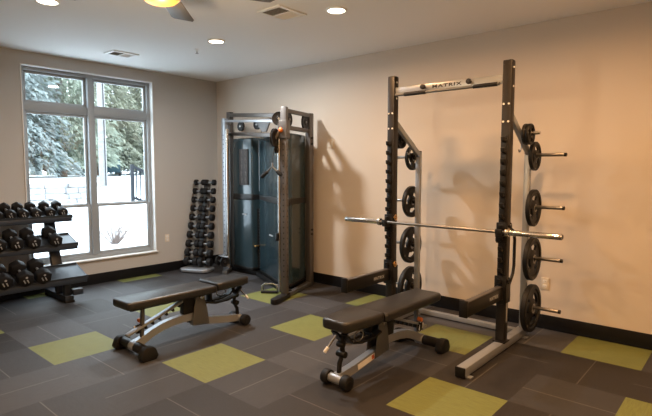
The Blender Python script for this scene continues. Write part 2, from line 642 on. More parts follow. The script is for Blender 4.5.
a, b = Vector((-9.0, 4.53, 0)), Vector((-8.7, 5.75, 0))
t = thing('metal_railing', 'dark metal railing with thin bars descending outside the right window', 'railing', tuple(a))
d = b - a
za, zb = .74, .20
for k in (0, 1):
    p = d * k
    zz = za + (zb - za) * k
    G().b2(p.x - .04, p.x + .04, p.y - .04, p.y + .04, zz - .25, zz + .98, .004).build('post', 'rail', t)
for hh in (.1, .93):
    G().bar((0, 0, za + hh), (d.x, d.y, zb + hh), 0.075, .07, .006).build('rail', 'rail', t)
for i in range(1, 12):
    p = d * (i / 12)
    zz = za + (zb - za) * i / 12
    G().cyl((p.x, p.y, zz + .1), (p.x, p.y, zz + .93), .018, 8).build('baluster', 'rail', t)

# parked car beyond the snow
cz = ground_z(-39, 18.3)
t = thing('car', 'dark blue-grey car parked beyond the snowbank beside the pole', 'car', (-39, 18.3, cz), R(153))
body = [(-2.1, .3), (-2.12, .75), (-1.9, .92), (-1.3, .98), (-.7, 1.38), (.75, 1.42), (1.35, 1.0), (2.0, .9), (2.1, .6), (2.08, .3)]
G().prism(body, 1.7, Matrix.Translation((0, .85, 0)) @ Matrix.Rotation(R(90), 4, 'X'), .06).build('body', 'car', t)
G().prism([(-1.2, .98), (-.68, 1.33), (.7, 1.36), (1.2, 1.0)], 1.72, Matrix.Translation((0, .86, 0)) @ Matrix.Rotation(R(90), 4, 'X'), .01).build('windows', 'carglass', t)
for x in (-1.3, 1.3):
    for y in (-.78, .78):
        G().cyl((x, y - .1, .31), (x, y + .1, .31), .31, 20, bev=.03).build('wheel', 'rubber', t)

r = random.Random(5)
sx, sy = -5.6, 2.35
t = thing('bare_shrub', 'leafless twiggy shrub poking out of snow below the right window', 'shrub', (sx, sy, ground_z(sx, sy)))
g = G()
for _ in range(80):
    a_ = r.uniform(0, 6.28)
    l = r.uniform(.22, .52)
    s = r.uniform(.3, 1.35)
    p1 = Vector((math.cos(a_) * s * l, math.sin(a_) * s * l * 1.3, l))
    pm = p1 * .55 + Vector((r.uniform(-.03, .03), r.uniform(-.03, .03), .03))
    g.tube([(0, 0, -.05), pm, p1], [.005, .0032, .0018], 5)
    g.tube([pm, pm + Vector((r.uniform(-.12, .12), r.uniform(-.12, .12), .14))], [.004, .0015], 5)
g.build('twigs', 'twig', t)

# ------------------------------------------------------------------ ceiling fittings
PLACE = {(-1.045, -.385): 'round recessed ceiling light nearest the left picture edge, before the window',
         (-1.045, 1.39): 'round recessed ceiling light in front of the cable machine',
         (.694, 1.43): 'round recessed ceiling light beside the larger ceiling vent',
         (2.44, 1.43): 'round recessed ceiling light directly above the power rack side',
         (2.44, -.385): 'round recessed ceiling light above the lime tile before the right bench',
         (4.2, 1.43): 'round recessed ceiling light out at the right along the beige wall',
         (4.2, -.385): 'round recessed ceiling light above the viewer',
         (.69, -2.15): 'round recessed ceiling light behind the fan towards the back wall',
         (-1.045, -2.15): 'round recessed ceiling light above the hidden end of the dumbbell rack',
         (2.44, -2.15): 'round recessed ceiling light left of the viewer at the back'}
for (x, y), lb in PLACE.items():
    t = thing('recessed_light', lb, 'ceiling light', (x, y, CEIL), 0, 'recessed ceiling lights')
    G().lathe([(.078, 0), (.078, -.012), (.088, -.016), (.096, -.010), (.098, 0)], seg=40).build('trim_ring', 'white', t)
    G().lathe([(0, -.010), (.078, -.010), (.078, -.004), (0, -.004)], seg=40).build('lens', 'lens', t)
    ld = bpy.data.lights.new('lamp', 'AREA')
    ld.shape = 'DISK'
    ld.size = .15
    ld.energy = (COOL_W if y > 0 else DIM_W) if x < 0 else CAN_W
    ld.color = NEUTRAL if x < 0 else WARM
    ld.spread = R(172)
    lo = bpy.data.objects.new('lamp', ld)
    lo.parent = t
    lo.location = (0, 0, -.020)
    C.objects.link(lo)


def vent(x, y, sx, sy, label):
    t = thing('ceiling_vent', label, 'air vent', (x, y, CEIL))
    g = G()
    w = .035
    g.b2(-sx / 2, sx / 2, -sy / 2, -sy / 2 + w, -.014, 0, .003).b2(-sx / 2, sx / 2, sy / 2 - w, sy / 2, -.014, 0, .003)
    g.b2(-sx / 2, -sx / 2 + w, -sy / 2 + w, sy / 2 - w, -.014, 0, .003).b2(sx / 2 - w, sx / 2, -sy / 2 + w, sy / 2 - w, -.014, 0, .003)
    g.b2(-sx / 2 + w, sx / 2 - w, -.008, .008, -.013, 0, .002)
    g.build('frame', 'white', t)
    G().b2(-sx / 2 + w, sx / 2 - w, -sy / 2 + w, sy / 2 - w, -.002, -.0005).build('backing', 'ventback', t)
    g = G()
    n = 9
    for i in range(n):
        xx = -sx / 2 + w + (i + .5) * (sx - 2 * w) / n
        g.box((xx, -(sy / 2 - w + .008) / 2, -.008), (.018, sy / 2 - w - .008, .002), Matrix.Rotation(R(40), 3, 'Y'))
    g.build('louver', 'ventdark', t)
    g = G()
    for i in range(n):
        xx = -sx / 2 + w + (i + .5) * (sx - 2 * w) / n
        g.box((xx, (sy / 2 - w + .008) / 2, -.008), (.020, sy / 2 - w - .008, .002), Matrix.Rotation(R(-40), 3, 'Y'))
    g.build('louver', 'white', t)


vent(.255, 1.165, .30, .36, 'white square ceiling vent beside the recessed light near the fan')
vent(-2.48, 1.00, .26, .34, 'small white ceiling vent above the window')

t = thing('sprinkler_head', 'small metal sprinkler head hanging from ceiling near the window corner', 'sprinkler', (-1.55, 1.48, CEIL))
G().lathe([(0, 0), (.034, 0), (.032, -.006), (.012, -.008), (.010, -.03), (0, -.03)], seg=20).build('escutcheon', 'white', t)
G().lathe([(0, -.03), (.007, -.03), (.006, -.05), (.02, -.052), (.02, -.055), (0, -.055)], seg=16).build('deflector', 'nickel', t)

# ceiling fan
FX, FY, FZ = .80, -.41, 2.685
t = thing('ceiling_fan', 'dark-bladed ceiling fan with a glowing amber glass bowl', 'ceiling fan', (FX, FY, 0))
G().lathe([(0, CEIL), (.07, CEIL), (.065, CEIL - .05), (.02, CEIL - .07), (0, CEIL - .07)], seg=28).build('canopy', 'nickel', t)
G().cyl((0, 0, FZ + .18), (0, 0, CEIL - .06), .013, 14).build('downrod', 'nickel', t)
G().lathe([(0, FZ + .2), (.05, FZ + .2), (.10, FZ + .16), (.115, FZ + .10), (.10, FZ + .05), (.09, FZ + .03), (0, FZ + .03)], seg=32).build('motor', 'nickel', t)
G().lathe([(.118, FZ + .03), (.122, FZ + .015), (.114, FZ - .015), (.09, FZ - .035), (.05, FZ - .048), (0, FZ - .052)], seg=36).build('glass_bowl', 'bowl', t)
G().lathe([(.09, FZ + .035), (.126, FZ + .033), (.128, FZ + .02), (.120, FZ + .018)], seg=36).build('bowl_rim', 'nickel', t)
for k in range(5):
    an = R(136 + 72 * k)
    m_ = Matrix.Rotation(an, 4, 'Z') @ Matrix.Translation((0, 0, FZ + .066)) @ Matrix.Rotation(R(9), 4, 'X')
    G().prism([(.16, -.05), (.30, -.07), (.69, -.085), (.73, -.07), (.73, .07), (.69, .085), (.30, .07), (.16, .05)], .007, m_, .002).build('blade', 'fanblade', t)
    G()._add(G().box((.14, 0, 0), (.14, .03, .006), None, .002).bm, m_).build('blade_bracket', 'nickel', t)
ld = bpy.data.lights.new('lamp', 'POINT')
ld.energy = FAN_W
ld.color = (1.0, .74, .45)
ld.shadow_soft_size = .06
lo = bpy.data.objects.new('lamp', ld)
lo.parent = t
lo.location = (0, 0, FZ - .27)
C.objects.link(lo)


# ------------------------------------------------------------------ wall fittings
def wallplate(name, label, cat, loc, rz, w, h, kind):
    """local -Y faces the room"""
    t = thing(name, label, cat, loc, rz)
    G().box((0, -.004, 0), (w, .008, h), None, .003).build('cover_plate', 'cream', t)
    if kind == 'outlet':
        for s in (-1, 1):
            fo = G().box((0, -.009, s * h * .19), (w * .48, .004, h * .26), None, .0018).build('socket', 'white', t)
            g = G()
            g.box((-w * .09, -.0112, s * h * .2), (.003, .001, .010)).box((w * .09, -.0112, s * h * .2), (.003, .001, .008))
            g.build('slot', 'ink', fo)
    else:
        for s in (-1, 1):
            G().box((s * w * .22, -.010, 0), (w * .27, .006, h * .58), Matrix.Rotation(R(4), 3, 'X'), .002).build('rocker', 'white', t)
    return t


wallplate('wall_outlet', 'cream wall outlet low on the right wall behind the rack plates', 'outlet', (2.11, WALL_Y, .462), 0, .078, .122, 'outlet')
wallplate('wall_outlet', 'cream wall outlet on window wall between the sill and dumbbell tower', 'outlet', (WALL_X, 2.047, .53), R(90), .075, .12, 'outlet')
wallplate('light_switch', 'double light switch plate on right wall between machine and rack', 'switch', (-.732, WALL_Y, 1.95), 0, .125, .125, 'switch')

# ------------------------------------------------------------------ power rack
XL, XR, UY, PY = .845, 2.02, 2.15, 2.66
XC = (XL + XR) / 2
rack = thing('power_rack', 'tall bronze and silver half rack against the beige wall', 'squat rack', (XC, UY, 0))
RO = Vector((XC, UY, 0))


def rel(*p):
    return Vector(p) - RO


HORN = [(1.745, .235), (1.26, .235), (.775, .235), (.30, .235)]
for sgn, X in ((-1, XL), (1, XR)):
    x = X - XC
    u = G().b2(x - .04, x + .04, -.04, .04, .085, 2.535, .006).build('upright', 'bronze', rack)
    G().b2(x - .038, x + .038, -.038, .038, 2.535, 2.54, .002).build('top_cap', 'black', u)
    g = G()
    for z in (2.17, 2.02):
        for dx in (-.022, .022):
            g.cyl((x + dx, -.046, z), (x + dx, -.038, z), .009, 10)
    g.cyl((x + .038, 0, 2.48), (x + .046, 0, 2.48), .009, 10).cyl((x + .038, 0, 2.32), (x + .046, 0, 2.32), .009, 10)
    g.build('bolt', 'white', u)
    # notched bar-catch strip on the front
    g = G()
    g.b2(x - .02, x + .02, -.052, -.040, .55, 1.90, .002)
    for k in range(14):
        z = .60 + k * .095
        g.prism([(-.040, z), (-.092, z + .018), (-.098, z + .055), (-.082, z + .058), (-.076, z + .034), (-.040, z + .03)], .036,
                Matrix(((0, 0, 1, x - .018), (1, 0, 0, 0), (0, 1, 0, 0), (0, 0, 0, 1))), .002)
    g.build('catch_strip', 'black', u)
    G().b2(x - .055, x + .055, -.06, .06, .082, .095, .003).build('foot_plate', 'black', u)
    # floor beam
    b_ = G().b2(x - .04, x + .04, 1.345 - UY, 2.70 - UY, .012, .085, .006).build('base_beam', 'silver', rack)
    G().b2(x - .041, x + .041, 1.338 - UY, 1.352 - UY, .008, .088, .003).build('end_cap', 'black', b_)
    for yy in (1.40, 2.62):
        G().b2(x - .06, x + .075, yy - UY - .025, yy - UY + .025, 0.001, .013, .002).build('anchor_tab', 'silver', b_)
    # rear post and sloped link
    p_ = G().b2(x - .020, x + .036, PY - UY - .022, PY - UY + .022, .085, 1.80, .005).build('rear_post', 'silver', rack)
    G().b2(x - .019, x + .035, PY - UY - .021, PY - UY + .021, 1.80, 1.808, .002).build('top_cap', 'black', p_)
    G().bar((x + .015, .035, 2.075), (x + .015, PY - UY - .015, 1.765), .038, .055, .005).build('sloped_brace', 'silver', rack)
    # storage pegs
    for z, ln in HORN:
        h = G()
        h.cyl((x + .008, PY - UY, z), (x + sgn * (.036 + .31), PY - UY, z), .0165, 18, bev=.003)
        ho = h.build('plate_peg', 'steel', rack)
        G().cyl((x + sgn * .020, PY - UY, z), (x + sgn * .052, PY - UY, z), .033, 20, bev=.003).build('peg_collar', 'black', ho)
        G().cyl((x + sgn * .328, PY - UY, z), (x + sgn * .35, PY - UY, z), .0175, 18, bev=.003).build('peg_cap', 'black', ho)
    ho = G().cyl((x + sgn * .02, .27, 1.935), (x + sgn * .19, .27, 1.935), .0165, 18, bev=.003).build('plate_peg', 'chrome', rack)
    G().cyl((x + sgn * .025, .27, 1.935), (x + sgn * .05, .27, 1.935), .035, 20, bev=.003).build('peg_collar', 'black', ho)
    # hanging hook under the brace
    G().tube([(x - .0, .34, 1.86), (x, .35, 1.81), (x, .33, 1.775), (x, .30, 1.77), (x, .285, 1.79)], .006, 8).build('accessory_hook', 'steel', rack)
    # bar catch
    j = G()
    j.b2(x - .048, x + .048, -.062, -.053, .97, 1.15, .003)
    j.b2(x - .03, x + .03, -.135, -.062, 1.030, 1.055, .006)
    j.b2(x - .03, x + .03, -.138, -.122, 1.045, 1.10, .006)
    j.cyl((x - sgn * .055, -.03, 1.0), (x - sgn * .043, -.03, 1.0), .03, 18)
    j.build('bar_hook', 'black', rack)
    # spotter arm
    s = G()
    s.b2(x - .03, x + .03, 1.385 - UY, -.06, .475, .585, .005)
    s.b2(x - .052, x + .052, -.062, -.046, .43, .68, .004)
    s.b2(x - .052, x - .042, -.062, .05, .44, .62, .003).b2(x + .042, x + .052, -.062, .05, .44, .62, .003)
    so = s.build('spotter_arm', 'black', rack)
    G().b2(x - .025, x + .025, 1.39 - UY, -.07, .585, .592, .002).build('wear_strip', 'taupe', so)
    G().b2(x - .034, x + .034, 1.368 - UY, 1.388 - UY, .472, .606, .004).build('end_stop', 'black', so)
    lettering('brand_lettering', 'MATRIX', .042, 'paleink', so, (x + .0308, -.26, .53), (R(90), 0, R(90)), 1.25)
    # pull pins
    for z in (1.12, .64):
        g = G()
        g.cyl((x + .04, -.02, z), (x + .065, -.02, z), .008, 10)
        g.tube([(x + .063, -.02 + .022 * math.cos(R(q)), z + .028 * math.sin(R(q))) for q in range(0, 360, 30)], .0045, 8, closed=True)
        g.build('pull_pin', 'brass' if sgn < 0 else 'black', rack)
# right-hand bent rod behind the front post
x = XR - XC
G().tube([(x + .03, .045, 1.10), (x + .035, .13, 1.06), (x + .035, .16, .98), (x + .035, .16, .75), (x + .035, .14, .68), (x + .03, .045, .56)], .014, 12).build('bent_rod', 'black', rack)
G().b2(x + .041, x + .045, -.012, .012, .26, .44, .001).build('safety_sticker', 'paleink', rack)
# cross members
G().b2(XL - XC + .04, XR - XC - .04, PY - UY - .03, PY - UY + .03, .012, .062, .005).build('rear_crossbeam', 'silver', rack)
cb = G().b2(XL - XC + .04, XR - XC - .04, -.02, .02, 2.352, 2.425, .004).build('top_crossbar', 'silver', rack)
for px in (-.215, .25):
    g = G()
    g.cyl((px, -.02, 2.395), (px, -.05, 2.395), .012, 12).cyl((px, -.05, 2.395), (px, -.075, 2.395), .024, 16, bev=.004)
    g.build('knob', 'black', cb)
lettering('brand_lettering', 'MATRIX', .040, 'ink', cb, (.012, -.0212, 2.392), (R(90), 0, 0), 1.25, 1.75)
pb = G().cyl((XL - XC + .06, -.045, 2.345), (XR - XC - .06, -.045, 2.345), .014, 16).build('pullup_bar', 'grey', rack)
for x0, x1 in ((XL - XC + .16, XL - XC + .40), (XR - XC - .30, XR - XC - .08)):
    G().cyl((x0, -.045, 2.345), (x1, -.045, 2.345), .0185, 16, bev=.003).build('rubber_grip', 'rubber', pb)
g = G()
for px in (XL - XC + .07, XR - XC - .07, 0):
    g.bar((px, -.045, 2.345), (px, -.01, 2.365), .012, .014)
g.build('standoff', 'silver', pb)


# ------------------------------------------------------------------ weight plates
def make_plate(r, th, label, mark):
    """axis +X local, centre at origin"""
    t = thing('weight_plate', label, 'weight plate', (0, 0, 0), 0, 'rubber weight plates on the rack pegs')
    k = r / .225
    n = 60
    radii = [.027, .055 * k + .004, .42 * r, .68 * r, .80 * r, .84 * r, .97 * r, r]
    half = [.5, .5, .24, .24, .24, .5, .5, .36]
    b = bmesh.new()
    V = [[[b.verts.new((sd * th * half[q], radii[q] * math.cos(2 * math.pi * a / n), radii[q] * math.sin(2 * math.pi * a / n))) for a in range(n)] for q in range(8)] for sd in (-1, 1)]

    def opening(q, a):
        return q == 2 and ((a - 15 + 5) % 20) < 11
    for q in range(7):
        for a in range(n):
            a2 = (a + 1) % n
            if opening(q, a):
                for qq, ed in ((q, True), (q + 1, True)):
                    b.faces.new((V[0][qq][a], V[0][qq][a2], V[1][qq][a2], V[1][qq][a]))
                for aa, nb in ((a, (a - 1) % n), (a2, a2)):
                    if not opening(q, nb):
                        b.faces.new((V[0][q][aa], V[0][q + 1][aa], V[1][q + 1][aa], V[1][q][aa]))
                continue
            for sd in (0, 1):
                b.faces.new((V[sd][q][a], V[sd][q][a2], V[sd][q + 1][a2], V[sd][q + 1][a]))
    for q in (0, 7):
        for a in range(n):
            a2 = (a + 1) % n
            b.faces.new((V[0][q][a], V[0][q][a2], V[1][q][a2], V[1][q][a]))
    g = G()
    g._add(b)
    po_ = g.build('plate_disc', 'plate', t)
    g = G()
    g.lathe([(.026, -th * .52), (.04 * k + .006, -th * .52), (.04 * k + .006, th * .52), (.026, th * .52), (.026, -th * .52)], axis=(1, 0, 0), seg=24)
    g.build('hub', 'steel', t)
    for side in (-1, 1):
        lettering('weight_number', mark, .10 * r + .004, 'dimink', po_, (side * (th * .5 + .0003), 0, -.905 * r), (R(90), 0, R(90 * side)))
    return t


SIZES = [(1.935, .27, .095, .028, '5', [0, .034]), (1.745, PY - UY, .135, .034, '10', [0]), (1.26, PY - UY, .175, .04, '25', [0]),
         (.775, PY - UY, .205, .046, '35', [0]), (.30, PY - UY, .228, .052, '45', [0])]
WORD = ['topmost', 'second', 'third', 'fourth', 'lowest']
for i, (z, yo, r_, th, mk, offs) in enumerate(SIZES):
    for sgn, X, side in ((-1, XL, 'left'), (1, XR, 'right')):
        for q, of in enumerate(offs):
            size = ['very small', 'small', 'medium', 'large', 'full-size'][i]
            if len(offs) > 1:
                lb = f'{size} black plate on the {WORD[i]} {side} peg, {"inner" if q == 0 else "outer"} of the two'
            else:
                lb = f'{size} black grip plate on the {WORD[i]} peg of the rack\'s {side} side' if i else ''
            p = make_plate(r_, th, lb, mk)
            p.location = (X + sgn * (.055 + th / 2 + of), UY + yo, z - (.027 - .0165))
            p.rotation_euler = (R(random.uniform(-60, 60)), 0, 0)

# ------------------------------------------------------------------ barbell
BY, BZ = 2.06, 1.072
t = thing('barbell', 'long steel barbell resting across the rack hooks', 'barbell', (1.42, BY, BZ))
G().cyl((-.655, 0, 0), (.655, 0, 0), .0145, 18).build('shaft', 'steel', t)
for s in (-1, 1):
    sl = G().cyl((s * .675, 0, 0), (s * 1.105, 0, 0), .025, 24, bev=.003).build('sleeve', 'chrome', t)
    G().cyl((s * .645, 0, 0), (s * .677, 0, 0), .037, 24, bev=.004).build('collar', 'chrome', sl)
    G().cyl((s * 1.104, 0, 0), (s * 1.108, 0, 0), .018, 20).build('end_cap', 'black', sl)


# ------------------------------------------------------------------ adjustable benches (local y: 0 seat end -> 1.40 head end)
def pad(poly, z0, z1, tilt=None):
    g = G()
    g.prism(poly, z1 - z0, Matrix.Translation((0, 0, z0)), .022, 4)
    return g


def make_bench(label, loc, rz):
    t = thing('weight_bench', label, 'workout bench', loc, rz)
    # upholstery
    bp_ = pad([(-.165, .455), (-.158, .44), (.158, .44), (.165, .455), (.145, 1.30), (.13, 1.33), (-.13, 1.33), (-.145, 1.30)], .425, .497).build('back_pad', 'vinylpad', t)
    G().b2(-.12, .12, .48, 1.29, .413, .426, .004).build('pad_board', 'black', bp_)
    st = pad([(-.10, 0), (.10, 0), (.125, .025), (.165, .37), (.155, .425), (.14, .432), (-.14, .432), (-.155, .425), (-.165, .37), (-.125, .025)], .432, .512).build('seat_pad', 'vinylpad', t)
    G().b2(-.10, .10, .05, .40, .420, .433, .004).build('pad_board', 'black', st)
    # spine: head foot -> bracket -> seat foot
    sec = [(-.034, -.028), (.034, -.028), (.034, .028), (-.034, .028)]
    path = [(0, 1.205, .085), (0, 1.14, .105), (0, 1.05, .150), (0, .94, .185), (0, .84, .202), (0, .74, .208), (0, .60, .208)]
    sp = G().tube(path, 1, sect=sec, ref=(1, 0, 0)).build('spine_beam', 'silver', t)
    path = [(0, .62, .150), (0, .48, .132), (0, .36, .112), (0, .22, .088), (0, .045, .068)]
    s2 = G().tube(path, 1, sect=sec, ref=(1, 0, 0)).build('front_beam', 'silver', t)
    for q in (1,):
        G().box((q * .0348, .36, .112), (.0012, .22, .044), Matrix.Rotation(R(9.5), 3, 'X')).build('warning_label', 'white', s2)
        G().box((q * .0356, .44, .125), (.0012, .03, .034), Matrix.Rotation(R(9.5), 3, 'X')).build('warning_mark', 'redink', s2)
    # bracket plates
    g = G()
    for s in (-1, 1):
        g.prism([(.455, .105), (.645, .135), (.63, .26), (.60, .415), (.515, .415), (.48, .28)], .008,
                Matrix(((0, 0, 1, s * .045 - .004), (1, 0, 0, 0), (0, 1, 0, 0), (0, 0, 0, 1))), .002)
    br = g.build('pivot_bracket', 'grey', t)
    g = G()
    g.cyl((-.07, .55, .385), (.07, .55, .385), .018, 18, bev=.003)
    g.build('pivot_pin', 'chrome', br)
    G().b2(-.035, .035, .61, .73, .245, .41, .008).build('support_block', 'black', t)
    # head foot
    h = G().cyl((-.235, 1.205, .070), (.235, 1.205, .070), .044, 20, bev=.004).build('head_foot', 'black', t)
    G().lathe([(.0445, -.04), (.0458, -.037), (.0458, .037), (.0445, .04)], c=(0, 1.205, .070), axis=(1, 0, 0), seg=24).build('foot_clamp', 'silver', h)
    for s in (-1, 1):
        g = G()
        g.prism([(-.085, -.035), (-.06, -.066), (.06, -.066), (.085, -.035), (.06, .03), (.03, .052), (-.03, .052), (-.06, .03)], .07, Matrix(((0, 0, s, s * .19), (1, 0, 0, 1.205), (0, 1, 0, .0675), (0, 0, 0, 1))), .012)
        g.build('rubber_end', 'rubber', h)
    # ladder strut with post
    ls = G().bar((0, 1.275, .180), (0, .70, .385), .055, .02, .003).build('ladder_strut', 'silver', t)
    for k in range(6):
        p = Vector((0, 1.10, .230)).lerp(Vector((0, .76, .352)), k / 5)
        G().box((0, p.y, p.z - .016), (.044, .02, .026), Matrix.Rotation(R(-20), 3, 'X'), .002).build('ladder_tooth', 'black', ls)
    G().bar((0, 1.12, .410), (0, 1.135, .13), .032, .03, .004, ref=(0, 1, 0)).build('support_post', 'grey', t)
    kn = G().cyl((.017, 1.13, .275), (.06, 1.13, .275), .019, 16, bev=.004).build('adjustment_knob', 'orange', t)
    G().box((.038, 1.15, .205), (.003, .06, .075), Matrix.Rotation(R(-20), 3, 'X'), .001).build('instruction_tag', 'white', t)
    G().b2(.016, .04, 1.125, 1.175, .165, .245, .004).build('latch_block', 'black', t)
    # seat linkage
    g = G()
    for s in (-1, 1):
        g.tube([(s * .05, .50, .325), (s * .05, .40, .300), (s * .05, .25, .300), (s * .05, .14, .325), (s * .05, .07, .405)], 1, sect=[(-.008, -.028), (.008, -.028), (.008, .028), (-.008, .028)], ref=(1, 0, 0))
    g.bar((0, .42, .41), (0, .42, .32), .07, .025, .003, ref=(0, 1, 0)).cyl((-.055, .40, .318), (.055, .40, .318), .012, 12)
    g.build('seat_linkage', 'black', t)
    g = G()
    g.tube([(0, .13, .41), (0, .10, .31), (0, .115, .235), (0, .075, .17), (0, .07, .09)], .019, 12)
    g.cyl((-.04, .10, .235), (.04, .10, .235), .026, 16, bev=.004).cyl((-.03, .09, .31), (.03, .09, .31), .022, 16, bev=.003)
    g.build('seat_post', 'black', t)
    hd = G().cyl((-.03, .07, .38), (-.055, .005, .295), .008, 12).build('release_lever', 'steel', t)
    G().cyl((-.054, .008, .30), (-.066, -.02, .262), .013, 14, bev=.003).build('lever_grip', 'white', hd)
    g = G()
    g.tube(arc_pts := [(.058, .23 + .055 * math.cos(R(q)), .355 + .04 * math.sin(R(q))) for q in range(0, 360, 24)], .006, 8, closed=True)
    g.build('carry_loop', 'steel', t)
    # seat foot with two wheels
    h = G().cyl((-.10, .045, .06), (.10, .045, .06), .036, 20, bev=.004).build('seat_foot', 'silver', t)
    for s in (-1, 1):
        w = G().cyl((s * .062, .045, .056), (s * .125, .045, .056), .055, 26, bev=.010).build('wheel', 'rubber', h)
        G().cyl((s * .124, .045, .056), (s * .129, .045, .056), .02, 16).build('wheel_hub', 'black', w)
    return t


bench_a = make_bench('black adjustable bench left of centre, its long pad towards the dumbbell rack', (-.40, 1.245, 0), 0)
bench_b = make_bench('black adjustable bench in front of the power rack, seat towards viewer', (1.395, .56, 0), 0)
bench_a.rotation_euler.z = R(180)
bench_a.location = (-.350, 1.155, 0)
bench_b.rotation_euler.z = R(-1.5)

# ------------------------------------------------------------------ functional trainer
ft = thing('cable_machine', 'tall dual-column cable machine with teal weight shrouds in the corner', 'cable machine', (0, 0, 0))
RC, RB = Vector((-.70, 2.12, 0)), Vector((-.95, 2.84, 0))
LC, LB = Vector((-2.46, 2.58, 0)), Vector((-2.66, 2.84, 0))


def column(p, yawd, ztop, m):
    rz = Matrix.Translation(p) @ Matrix.Rotation(yawd, 4, 'Z')
    g = G()
    g._add(G().b2(-.04, .04, -.03, .03, .05, ztop, .005).bm, rz)
    o = g.build('column', m, ft)
    g = G()
    for k in range(28):
        z = .28 + k * .068
        for fy in (-1, 1):
            g._add(G().cyl((0, fy * .0295, z), (0, fy * .0312, z), .0095, 12).bm, rz)
        for fx in (-1, 1):
            g._add(G().cyl((fx * .0395, 0, z), (fx * .0412, 0, z), .0095, 12).bm, rz)
    g.build('hole_pattern', 'ink', o)
    # polished guide rod beside the column
    return o


yr = math.atan2(RC.y - RB.y, RC.x - RB.x) + R(90)
column(RC, yr, 2.36, 'taupe')
column(LC, R(0), 2.37, 'silver')
# chrome guide rods
for p, q in ((RC, Vector((-.060, -.030, 0))), (LC, Vector((.085, -.02, 0)))):
    a = p + q
    G().cyl((a.x, a.y, .10), (a.x, a.y, 2.20), .020 if p is RC else .026, 16).build('guide_rod', 'chrome', ft)
# rear posts
G().b2(RB.x - .04, RB.x + .04, RB.y - .04, RB.y + .04, .05, 2.36, .005).build('rear_post', 'taupe', ft)
G().b2(LB.x - .04, LB.x + .04, LB.y - .04, LB.y + .04, .05, 2.50, .005).build('rear_post', 'taupe', ft)
# top frame
def beam(p0, p1, w, h, name, m='taupe'):
    return G().bar(p0, p1, w, h, .005).build(name, m, ft)


beam((LB.x, LB.y, 2.455), (RC.x - .03, RC.y + .04, 2.265), .05, .055, 'top_beam')
beam((LC.x, LC.y, 2.33), (RC.x - .03, RC.y, 2.195), .03, .035, 'top_tie_bar', 'silver')
beam((LB.x, LB.y, 2.16), (RC.x, RC.y + .05, 2.02), .05, .055, 'lower_top_beam')
beam((RC.x, RC.y, 2.32), (RB.x, RB.y, 2.33), .05, .05, 'side_top_beam')
beam((RC.x, RC.y, 2.12), (RB.x, RB.y, 2.12), .05, .05, 'side_brace')
beam((LC.x, LC.y, 2.30), (LB.x, LB.y, 2.34), .05, .06, 'side_top_beam')
beam((LC.x, LC.y, 2.14), (LB.x, LB.y, 2.14), .04, .04, 'side_brace')
G().prism([(0, 0), (.42, 0), (.30, -.17), (.20, -.17)], .02, Matrix.Translation((-1.55, 2.40, 2.27)) @ Matrix.Rotation(R(-10), 4, 'Z') @ Matrix.Rotation(R(90), 4, 'X'), .004).build('gusset_plate', 'taupe', ft)
# feet
d = (RC - RB).normalized()
a, b = RB - d * .06, RC + d * .22
G().bar((a.x, a.y, .032), (b.x, b.y, .032), .075, .055, .01).build('base_foot', 'grey', ft)
g = G()
an = math.atan2(d.y, d.x)
g.prism([(-.22, -.05), (.10, -.05)] + arc(.12, 0, .05, -70, 70, 6) + [(.10, .05), (-.22, .05)], .062, Matrix.Translation((b.x - d.x * .06, b.y - d.y * .06, .004)) @ Matrix.Rotation(an, 4, 'Z'), .012, 3)
g.build('foot_cover', 'rubber', ft)
d2 = (LC - LB).normalized()
a, b = LB - d2 * .04, LC + d2 * .12
G().bar((a.x, a.y, .032), (b.x, b.y, .032), .075, .055, .01).build('base_foot', 'grey', ft)
beam((LB.x, LB.y - .05, .04), (-1.95, 2.80, .04), .07, .07, 'base_beam', 'black')
beam((-1.95, 2.80, .04), (RB.x, RB.y - .30, .04), .08, .07, 'base_beam', 'black')
beam((-1.95, 2.78, .04), (RC.x - .05, RC.y + .12, .04), .08, .07, 'base_beam', 'black')


# shrouds
def shroud(poly, z0, z1, band, name='weight_shroud', m='teal'):
    o = G().prism(poly, z1 - z0, Matrix.Translation((0, 0, z0)), .03, 3).build(name, m, ft)
    cx = sum(p[0] for p in poly) / len(poly)
    cy = sum(p[1] for p in poly) / len(poly)
    big = [(cx + (px - cx) * 1.012, cy + (py - cy) * 1.03) for px, py in poly]
    G().prism(big, band[1] - band[0], Matrix.Translation((0, 0, band[0])), .03, 3).build('shroud_band', 'ink', o)
    G().prism(big, .06, Matrix.Translation((0, 0, z0 - .01)), .02, 2).build('shroud_skirt', 'black', o)
    return o


sl = shroud([(-2.44, 2.70), (-1.97, 2.69), (-1.95, 2.95), (-2.44, 2.95)], .09, 2.07, (1.13, 1.25))
pl = G().b2(-2.245, -2.045, 2.672, 2.682, 1.37, 1.905, .002).build('exercise_placard', 'placard', sl)
g = G()
for r_ in range(5):
    for c_ in range(2):
        xx, zz = -2.19 + c_ * .09, 1.425 + r_ * .10
        g.sphere((xx, 2.6705, zz + .05), .009, (1, .12, 1), 8)
        g.box((xx, 2.6705, zz + .018), (.014, .002, .04), Matrix.Rotation(R(12 if (r_ + c_) % 2 else -10), 3, 'Y'))
        g.box((xx + .012, 2.6705, zz + .032), (.034, .002, .008), Matrix.Rotation(R(25 if r_ % 2 else -30), 3, 'Y'))
        g.box((xx + .006, 2.6705, zz - .010), (.008, .002, .028), Matrix.Rotation(R(-20), 3, 'Y'))
g.build('exercise_figure', 'figure', pl)
